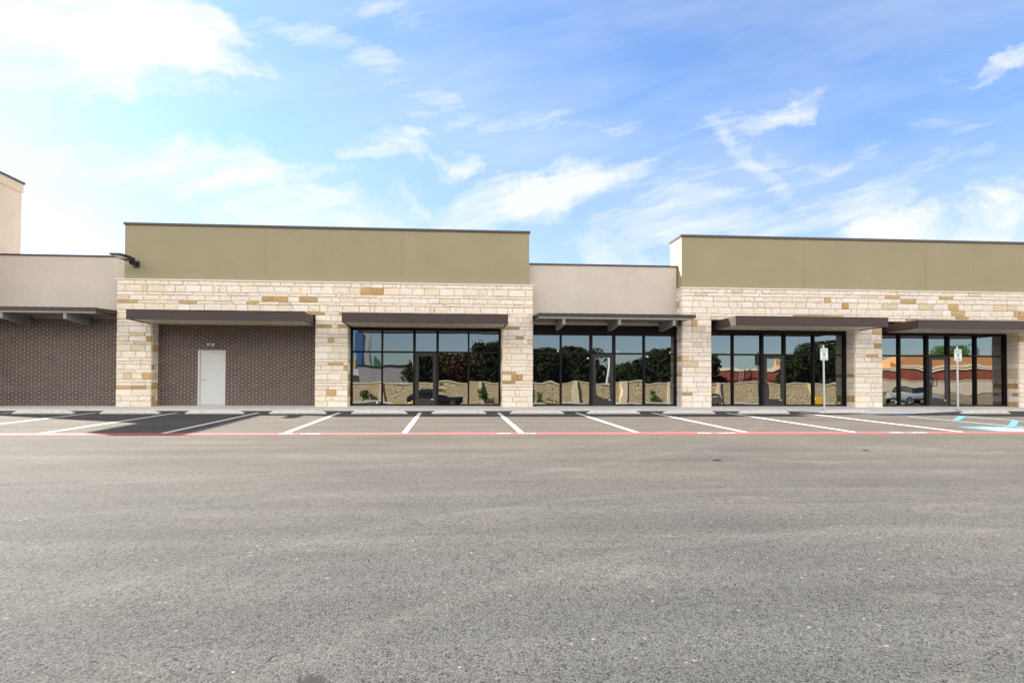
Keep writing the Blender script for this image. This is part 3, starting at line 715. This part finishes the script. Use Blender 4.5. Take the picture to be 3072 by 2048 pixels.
# ================================================================== the place behind the viewer (seen in the glass)
YW = -9.4
def f_wallstone(n, b):
    x, y, z = n.sep(n.P)
    bt = n.n('ShaderNodeTexBrick'); n.set(bt.inputs['Vector'], n.xyz(x, z, 0)); bt.inputs['Scale'].default_value = 1
    bt.inputs['Brick Width'].default_value = .46; bt.inputs['Row Height'].default_value = .21; bt.inputs['Mortar Size'].default_value = .012
    bt.inputs['Color1'].default_value = (.56, .44, .26, 1); bt.inputs['Color2'].default_value = (.46, .36, .21, 1); bt.inputs['Mortar'].default_value = (.20, .15, .08, 1)
    n.set(b.inputs['Base Color'], bt.outputs[0])
    n.set(b.inputs['Normal'], n.bump(n.m('ADD', n.noise(n.P, 6, 5, .7), n.m('MULTIPLY', bt.outputs['Fac'], -.6)), .1))
M['precast'] = mat('precast_stone', (.4, .3, .2), .9, f_wallstone)
M['precast_plain'] = plain('precast_concrete', (.62, .52, .36), .9, .1, 2, .01, 12)
fw = empty('precast_wall', (2, YW, -.2), 'tan precast block wall with posts, mirrored in the shop windows', 'wall')
px_ = [-44.4 + 4.75 * i for i in range(19)]
for i, x in enumerate(px_):
    m_ = MB(); m_.box((x - .16, YW - .16, -.45), (x + .16, YW + .18, 1.93)); m_.build('wall_post', M['precast_plain'], fw)
    if i < len(px_) - 1:
        m_ = MB(); m_.box((x + .16, YW - .07, -.45), (px_[i + 1] - .16, YW + .07, 1.80)); p = m_.build('wall_panel', M['precast'], fw)
        m_ = MB(); m_.box((x + .16, YW - .11, 1.801), (px_[i + 1] - .16, YW + .11, 1.91)); m_.build('cap_rail', M['precast_plain'], p)

def leaf_mat(name, c1, c2):
    def f(n, b):
        k = n.sep(n.noise(n.P, 1.1, 4, .6, 0, 1))[0]
        n.set(b.inputs['Base Color'], n.mix(n.mr(n.noise(n.P, 2.3, 4, .7), .35, .65), c1, c2))
        b.inputs['Transmission Weight'].default_value = 0
    return mat(name, c1, .95, f, spec=.08)
M['leaf'] = leaf_mat('dark_foliage', (.008, .013, .005), (.022, .03, .011))
M['leaf_brown'] = leaf_mat('brown_foliage', (.03, .02, .008), (.05, .028, .012))
M['leaf_green'] = leaf_mat('shrub_foliage', (.035, .075, .015), (.07, .12, .03))
M['bark'] = plain('bark', (.08, .06, .045), .95, .3, 6, .02, 20)
def tree_mesh(seed, W, H, nleaf, ls, leafm, base=.25, trunk_h=None):
    rnd = random.Random(seed); tr = MB(); th = H * .5
    tr.tube((0, 0, 0), (rnd.uniform(-.1, .1), 0, th), W * .04 + .02, W * .025 + .01, 8)
    clumps = []
    for i in range(16):
        a = rnd.uniform(0, 6.28); r = W / 2 * math.sqrt(rnd.random()) * .75; z = H * (base + (1 - base) * (.12 + .72 * rnd.random()))
        k = math.sqrt(max(.15, 1 - (2 * (z / H - .5)) ** 2 * .7)); c = Vector((r * math.cos(a) * k, r * math.sin(a) * k, z)); clumps.append((c, rnd.uniform(.18, .3) * W))
        if i < 8: tr.tube((0, 0, th * rnd.uniform(.4, .95)), c, W * .018 + .008, .008, 5)
    cr = MB()
    for i in range(nleaf):
        c, r = rnd.choice(clumps); d_ = Vector((rnd.gauss(0, 1), rnd.gauss(0, 1), rnd.gauss(0, .8))).normalized() * r * (rnd.random() ** .4) * (1.0 if rnd.random() < .93 else 1.3)
        p = c + d_
        if p.z > H: p.z = H - rnd.random() * .3
        if p.z < H * .05: p.z = H * .05
        a = Vector((rnd.gauss(0, 1), rnd.gauss(0, 1), rnd.gauss(0, 1))).normalized(); b = a.orthogonal().normalized(); s_ = ls * rnd.uniform(.6, 1.4)
        cr.quad([p - a * s_, p + b * s_ * .5, p + a * s_, p - b * s_ * .5])
    return tr, cr
def tree(name, label, cat, group, x, y, W, H, seed, leafm, nleaf=14000, ls=.16, base=.2):
    o = empty(name, (x, y, gz(y) - .05), label, cat, group); tr, cr = tree_mesh(seed, W, H, nleaf, ls, leafm, base)
    t = tr.build('trunk', M['bark'], None); t.parent = o
    c = cr.build('crown', leafm, None, fix=False); c.parent = o
    return o
YT = -17.4
tl = [(-2.4, 4.2, 5.4, 'leaf', 'mirrored behind the first shop door'), (.6, 4.8, 4.9, 'leaf_brown', 'with brown leaves, mirrored right of the first shop door'), (4.3, 4.2, 6.6, 'leaf', 'mirrored at the right end of the first shop window'),
      (10.9, 5.4, 5.6, 'leaf', 'mirrored at the left end of the middle shop window'), (15.2, 5.0, 5.8, 'leaf', 'mirrored just left of the middle shop door'), (20.5, 4.0, 4.6, 'leaf', 'mirrored right of the middle shop door'),
      (24.4, 4.8, 5.9, 'leaf', 'mirrored at the right end of the middle shop window'), (29.6, 2.6, 5.3, 'leaf', 'mirrored at the left end of the third shop window'), (40.6, 3.6, 5.0, 'leaf', 'mirrored right of the third shop door'), (43.6, 6.0, 6.9, 'leaf', 'mirrored at the right end of the third shop window'),
      (88, 6.5, 9.2, 'leaf_green', 'mirrored above the roof in the rightmost window')]
for i, (x, W_, H_, lm, wh) in enumerate(tl):
    yy = YT if x < 50 else -47.5
    tree('broadleaf_tree', 'dense dark tree ' + wh, 'tree', 'trees behind the precast wall', x, yy, W_ * 1.25, H_ + .3, 11 + i, M[lm])
bl = [(-8.2, 1.5, 'in the left end of the first shop window'), (3.1, 1.6, 'in the right end of the first shop window'), (8.8, 1.4, 'in the left end of the middle shop window'), (14.2, 1.6, 'in the middle shop door'),
      (20.1, 1.6, 'in the right end of the middle shop window'), (25.9, 1.7, 'in the left end of the third shop window')]
for i, (x, H_, wh) in enumerate(bl):
    tree('shrub', 'young green shrub mirrored ' + wh, 'shrub', 'shrubs along the precast wall', x, -8.75, 1.0, H_, 60 + i, M['leaf_green'], 420, .09, .12)

# black coupe parked behind the viewer
M['car_black'] = mat('black_car_paint', (.008, .008, .009), .12, spec=.6)
M['car_glass'] = mat('car_glass', (.01, .011, .012), .05, spec=.8)
M['tyre'] = mat('tyre_rubber', (.012, .012, .012), .8)
M['rim'] = mat('alloy_rim', (.35, .35, .36), .3, metallic=.9)
M['car_white'] = mat('white_car_paint', (.27, .28, .29), .25)
M['tail_red'] = mat('tail_lamp', (.30, .01, .01), .25)
def car(name, label, cat, x, y, L, W, prof, green, paint, wr, wx, z):
    o = empty(name, (x, y, z), label, cat)
    bm = bmesh.new(); nS = len(prof); rings = []
    for (px2, zb2, zt2) in prof:      # px along length, bottom, top (shoulder)
        ring = []
        for (ky, kz) in ((-.86, 0), (-.98, .25), (-1, .55), (-.94, .9), (-.80, 1), (.80, 1), (.94, .9), (1, .55), (.98, .25), (.86, 0)):
            nar = 1 - .16 * (abs(px2) / (L / 2)) ** 4
            ring.append(bm.verts.new((px2, ky * W / 2 * nar, zb2 + (zt2 - zb2) * kz)))
        rings.append(ring)
    for a, b in zip(rings, rings[1:]):
        for i in range(10): bm.faces.new((a[i], a[(i + 1) % 10], b[(i + 1) % 10], b[i]))
    bm.faces.new(rings[0]); bm.faces.new(rings[-1]); bmesh.ops.recalc_face_normals(bm, faces=bm.faces)
    me = bpy.data.meshes.new('body'); bm.to_mesh(me); bm.free(); me.materials.append(paint); me.polygons.foreach_set('use_smooth', [True] * len(me.polygons))
    b_ = bpy.data.objects.new('body', me); COL.objects.link(b_); b_.parent = o
    ss = b_.modifiers.new('sub', 'SUBSURF'); ss.levels = 1; ss.render_levels = 2
    # cabin
    bm = bmesh.new(); lo = []; hi = []
    for (gx, zz, k) in green:
        lo.append((gx, zz, k))
    def ring2(t):
        return [bm.verts.new((gx, sgn * W / 2 * k, zz)) for (gx, zz, k) in green for sgn in (t,)]
    a = ring2(-1); b = ring2(1); bm.faces.new(a); bm.faces.new(b)
    for i in range(len(green)): bm.faces.new((a[i], a[(i + 1) % len(a)], b[(i + 1) % len(a)], b[i]))
    bmesh.ops.recalc_face_normals(bm, faces=bm.faces); me = bpy.data.meshes.new('greenhouse'); bm.to_mesh(me); bm.free(); me.materials.append(M['car_glass'])
    g_ = bpy.data.objects.new('greenhouse', me); COL.objects.link(g_); g_.parent = o; bv = g_.modifiers.new('b', 'BEVEL'); bv.width = .05; bv.segments = 3
    top = max(zz for _, zz, _ in green); xs_ = [gx for gx, zz, _ in green if zz > top - .06]
    m2 = MB(); m2.box((min(xs_) - .05, -W / 2 * .66, top - .02), (max(xs_) + .05, W / 2 * .66, top + .03)); r_ = m2.build('car_roof', paint, None, bevel=.02); r_.parent = o
    for sx_ in wx:
        for sy_ in (-1, 1):
            yy = sy_ * (W / 2 - .10); m2 = MB(); m2.tube((sx_, yy - .11, wr), (sx_, yy + .11, wr), wr, n=28); wh = m2.build('wheel', M['tyre'], None, bevel=.02); wh.parent = o
            m2 = MB(); yo = yy + sy_ * .115
            for k in range(5):
                a_ = math.radians(72 * k + 10); m2.tube((sx_, yo, wr), (sx_ + math.cos(a_) * wr * .68, yo, wr + math.sin(a_) * wr * .68), .035, .03, 6)
            for k in range(20):
                a_, b2 = math.radians(18 * k), math.radians(18 * k + 18); m2.tube((sx_ + math.cos(a_) * wr * .68, yo, wr + math.sin(a_) * wr * .68), (sx_ + math.cos(b2) * wr * .68, yo, wr + math.sin(b2) * wr * .68), .016, n=5)
            rm = m2.build('rim', M['rim'], None); rm.parent = wh
    for sy_ in (-1, 1):
        m2 = MB(); m2.box((-L / 2 - .02, sy_ * W * .30 - .16, prof[1][2] - .26), (-L / 2 + .10, sy_ * W * .30 + .22, prof[1][2] - .12)); t_ = m2.build('tail_light', M['tail_red'], None, bevel=.01); t_.parent = o
        m2 = MB(); m2.box((L / 2 - .10, sy_ * W * .30 - .16, .58), (L / 2 + .0, sy_ * W * .30 + .16, .70)); t_ = m2.build('headlight', M['led'], None, bevel=.01); t_.parent = o
    return o
car('coupe', 'black coupe parked by the tan wall, mirrored in the first shop door', 'car', -1.35, -6.5, 5.0, 1.9,
    [(-2.5, .42, .85), (-2.38, .28, 1.02), (-1.6, .22, 1.03), (-.6, .20, .98), (.6, .20, .97), (1.5, .22, .98), (2.2, .26, .90), (2.45, .34, .78)],
    [(-2.05, 1.0, .80), (-1.25, 1.36, .66), (-.1, 1.42, .66), (.35, 1.36, .68), (1.05, .96, .82)], M['car_black'], .36, (-1.5, 1.55), gz(-6.5))
car('pickup', 'pale grey pickup beside the grass bank, mirrored left of the rightmost shop door', 'car', 45.8, -7.4, 4.9, 1.95,
    [(-2.45, .48, .95), (-2.35, .38, 1.12), (-1.4, .34, 1.15), (-.2, .34, 1.14), (.8, .34, 1.13), (1.6, .36, 1.10), (2.3, .40, 1.0), (2.44, .48, .85)],
    [(-.9, 1.1, .86), (-.75, 1.72, .72), (.2, 1.76, .72), (.55, 1.68, .74), (1.05, 1.1, .86)], M['car_white'], .39, (-1.5, 1.5), gz(-7.4))

# street lamps, ladder, buildings beyond
def street_lamp(x, y, H, label):
    o = empty('street_lamp', (x, y, gz(y)), label, 'street lamp', 'street lamps behind the precast wall')
    m2 = MB(); m2.tube((x, y, gz(y)), (x, y, H), .10, .06, 10); m2.build('pole', M['galv'], o)
    m2 = MB(); m2.tube((x, y, H - .1), (x - .9, y, H + .05), .035, .03, 8); m2.build('arm', M['galv'], o)
    m2 = MB(); m2.box((x - 1.35, y - .16, H), (x - .8, y + .16, H + .14)); m2.build('lamp_head', M['galv'], o, bevel=.03)
street_lamp(-4.0, -12.4, 4.65, 'grey street lamp mirrored left of the first shop door')
street_lamp(16.55, -12.6, 4.25, 'grey street lamp mirrored in the middle shop door')
fp = MB(); fp.tube((19.9, -20, 0), (19.9, -20, 6.0), .06, .03, 8); tag(fp.build('flagpole', M['galv']), 'thin bare pole mirrored above the trees in the middle shop window', 'pole')
M['redbrick'] = plain('red_brick', (.25, .06, .033), .85, .2, 1.5, .01, 12)
M['cream'] = plain('cream_trim', (.75, .66, .48), .8, .05, 2)
M['orange'] = plain('orange_stucco', (.50, .24, .09), .85, .08, 1)
M['greyblock'] = plain('grey_wall', (.22, .22, .22), .85, .1, 1)
M['bluepanel'] = plain('blue_panel', (.02, .08, .19), .5, .05, 2)
M['yellowpanel'] = plain('yellow_panel', (.42, .30, .08), .5, .05, 2)
rb = empty('red_brick_hall', (50, -38, -.2), 'red brick hall with cream band mirrored in the third shop window', 'building')
YB = -32.5
m2 = MB(); m2.box((34, YB - 14, -.3), (57, YB, 4.1)); m2.build('wall', M['redbrick'], rb)
m2 = MB(); m2.box((33.9, YB - 14.1, 4.101), (57.1, YB + .1, 4.5)); m2.build('cornice', M['cream'], rb)
m2 = MB(); m2.box((34, YB - .001, 2.5), (57, YB + .05, 2.65)); m2.build('band', M['header'], rb)
m2 = MB()
for k in range(5):
    a = 47.8 + k * .85; m2.prism([(a, 4.501), (a + .8, 4.501), (a + .72, 5.3), (a + .4, 5.65), (a + .08, 5.3)], 'y', YB - .6, YB - .2)
m2.build('gable', M['orange'], rb)
ld = MB()
for s_ in (0, .6): ld.tube((41.7 + s_, YB + .5, -.1), (41.7 + s_, YB + .5, 5.2), .035, n=6)
for k in range(16): ld.tube((41.7, YB + .5, .2 + k * .31), (42.3, YB + .5, .2 + k * .31), .02, n=5)
for k in range(5):
    for j in range(8):
        a, b = math.radians(180 * j / 8), math.radians(180 * (j + 1) / 8)
        ld.tube((42.0 + .35 * math.cos(a), YB + .5 + .6 * math.sin(a), 2.4 + k * .6), (42.0 + .35 * math.cos(b), YB + .5 + .6 * math.sin(b), 2.4 + k * .6), .02, n=5)
ld.build('cage_ladder', M['car_white'], rb)
ob = empty('orange_hall', (75, -38, -.2), 'orange stucco store with red brick base mirrored in the rightmost window', 'building')
m2 = MB(); m2.box((57.6, YB - 14, -.3), (100, YB, 4.2)); m2.build('wall', M['redbrick'], ob)
m2 = MB(); m2.box((66.5, YB - 14, 4.75), (100, YB + .02, 6.3)); m2.build('upper_wall', M['orange'], ob)
m2 = MB(); m2.box((57.5, YB - 14, 4.201), (100.1, YB + .12, 4.42)); m2.box((57.5, YB - 14, 4.52), (100.1, YB + .16, 4.749)); m2.build('cornice', M['cream'], ob)
m2 = MB(); m2.box((57.6, YB - 14, 4.421), (100, YB + .08, 4.519)); m2.box((57.6, YB, 2.2), (100, YB + .05, 2.4)); m2.build('band', M['header'], ob)
rw = MB(); rw.box((49, -24.4, -.3), (76, -24, 2.5)); rw.box((48.9, -24.45, 2.501), (76.1, -23.95, 2.62)); tag(rw.build('cream_wall', plain('cream_wall_paint', (.55, .47, .36), .85, .1, 1)), 'long low cream wall mirrored in the lower part of the rightmost shop window', 'wall')
gb = empty('grey_shed', (-7, -38, -.2), 'low grey building mirrored left of the first shop door', 'building')
m2 = MB(); m2.box((-13.5, YB - 12, -.3), (-3.2, YB - 4, 4.3)); m2.build('wall', M['greyblock'], gb)
m2 = MB(); m2.box((-13.6, YB - 12.1, 4.301), (-3.1, YB - 3.9, 4.5)); m2.build('roof', M['header'], gb)
pt = empty('blue_drive_in', (-15, -37, -.2), 'blue and yellow drive-in building mirrored at the left end of the first window', 'building')
m2 = MB(); m2.box((-24, -44, -.3), (-13.6, -38, 2.9)); m2.build('wall', M['greyblock'], pt)
m2 = MB(); m2.box((-25, -44.2, 2.901), (-12.6, -37.4, 3.9)); m2.build('canopy', plain('light_grey_metal', (.42, .43, .44), .5), pt)
m2 = MB(); m2.box((-16.6, -43, 3.901), (-14.2, -37.8, 5.5)); m2.build('yellow_block', M['yellowpanel'], pt)
m2 = MB(); m2.box((-14.1, -39.5, 3.901), (-12.95, -37.7, 9.4)); m2.build('blue_pylon', M['bluepanel'], pt)
m2 = MB(); m2.prism([(-12.9, 3.901), (-12.2, 3.901), (-11.9, 7.2), (-12.3, 9.6), (-12.9, 9.6)], 'y', -39.2, -37.9); m2.build('white_fin', M['car_white'], pt)
m2 = MB(); m2.prism([(-11.9, 3.901), (-9.9, 3.901), (-10.5, 5.7), (-11.4, 6.3)], 'y', -40, -38); m2.build('green_peak', plain('green_metal', (.03, .10, .05), .5), pt)
m2 = MB(); m2.prism([(35.4, -.21), (36.25, -.21), (36.15, .62), (35.55, .62)], 'y', -7.6, -7.0); yb = m2.build('yellow_bin', M['yellow'], bevel=.03)
tag(yb, 'yellow grit bin mirrored at the right end of the third shop window', 'bin')
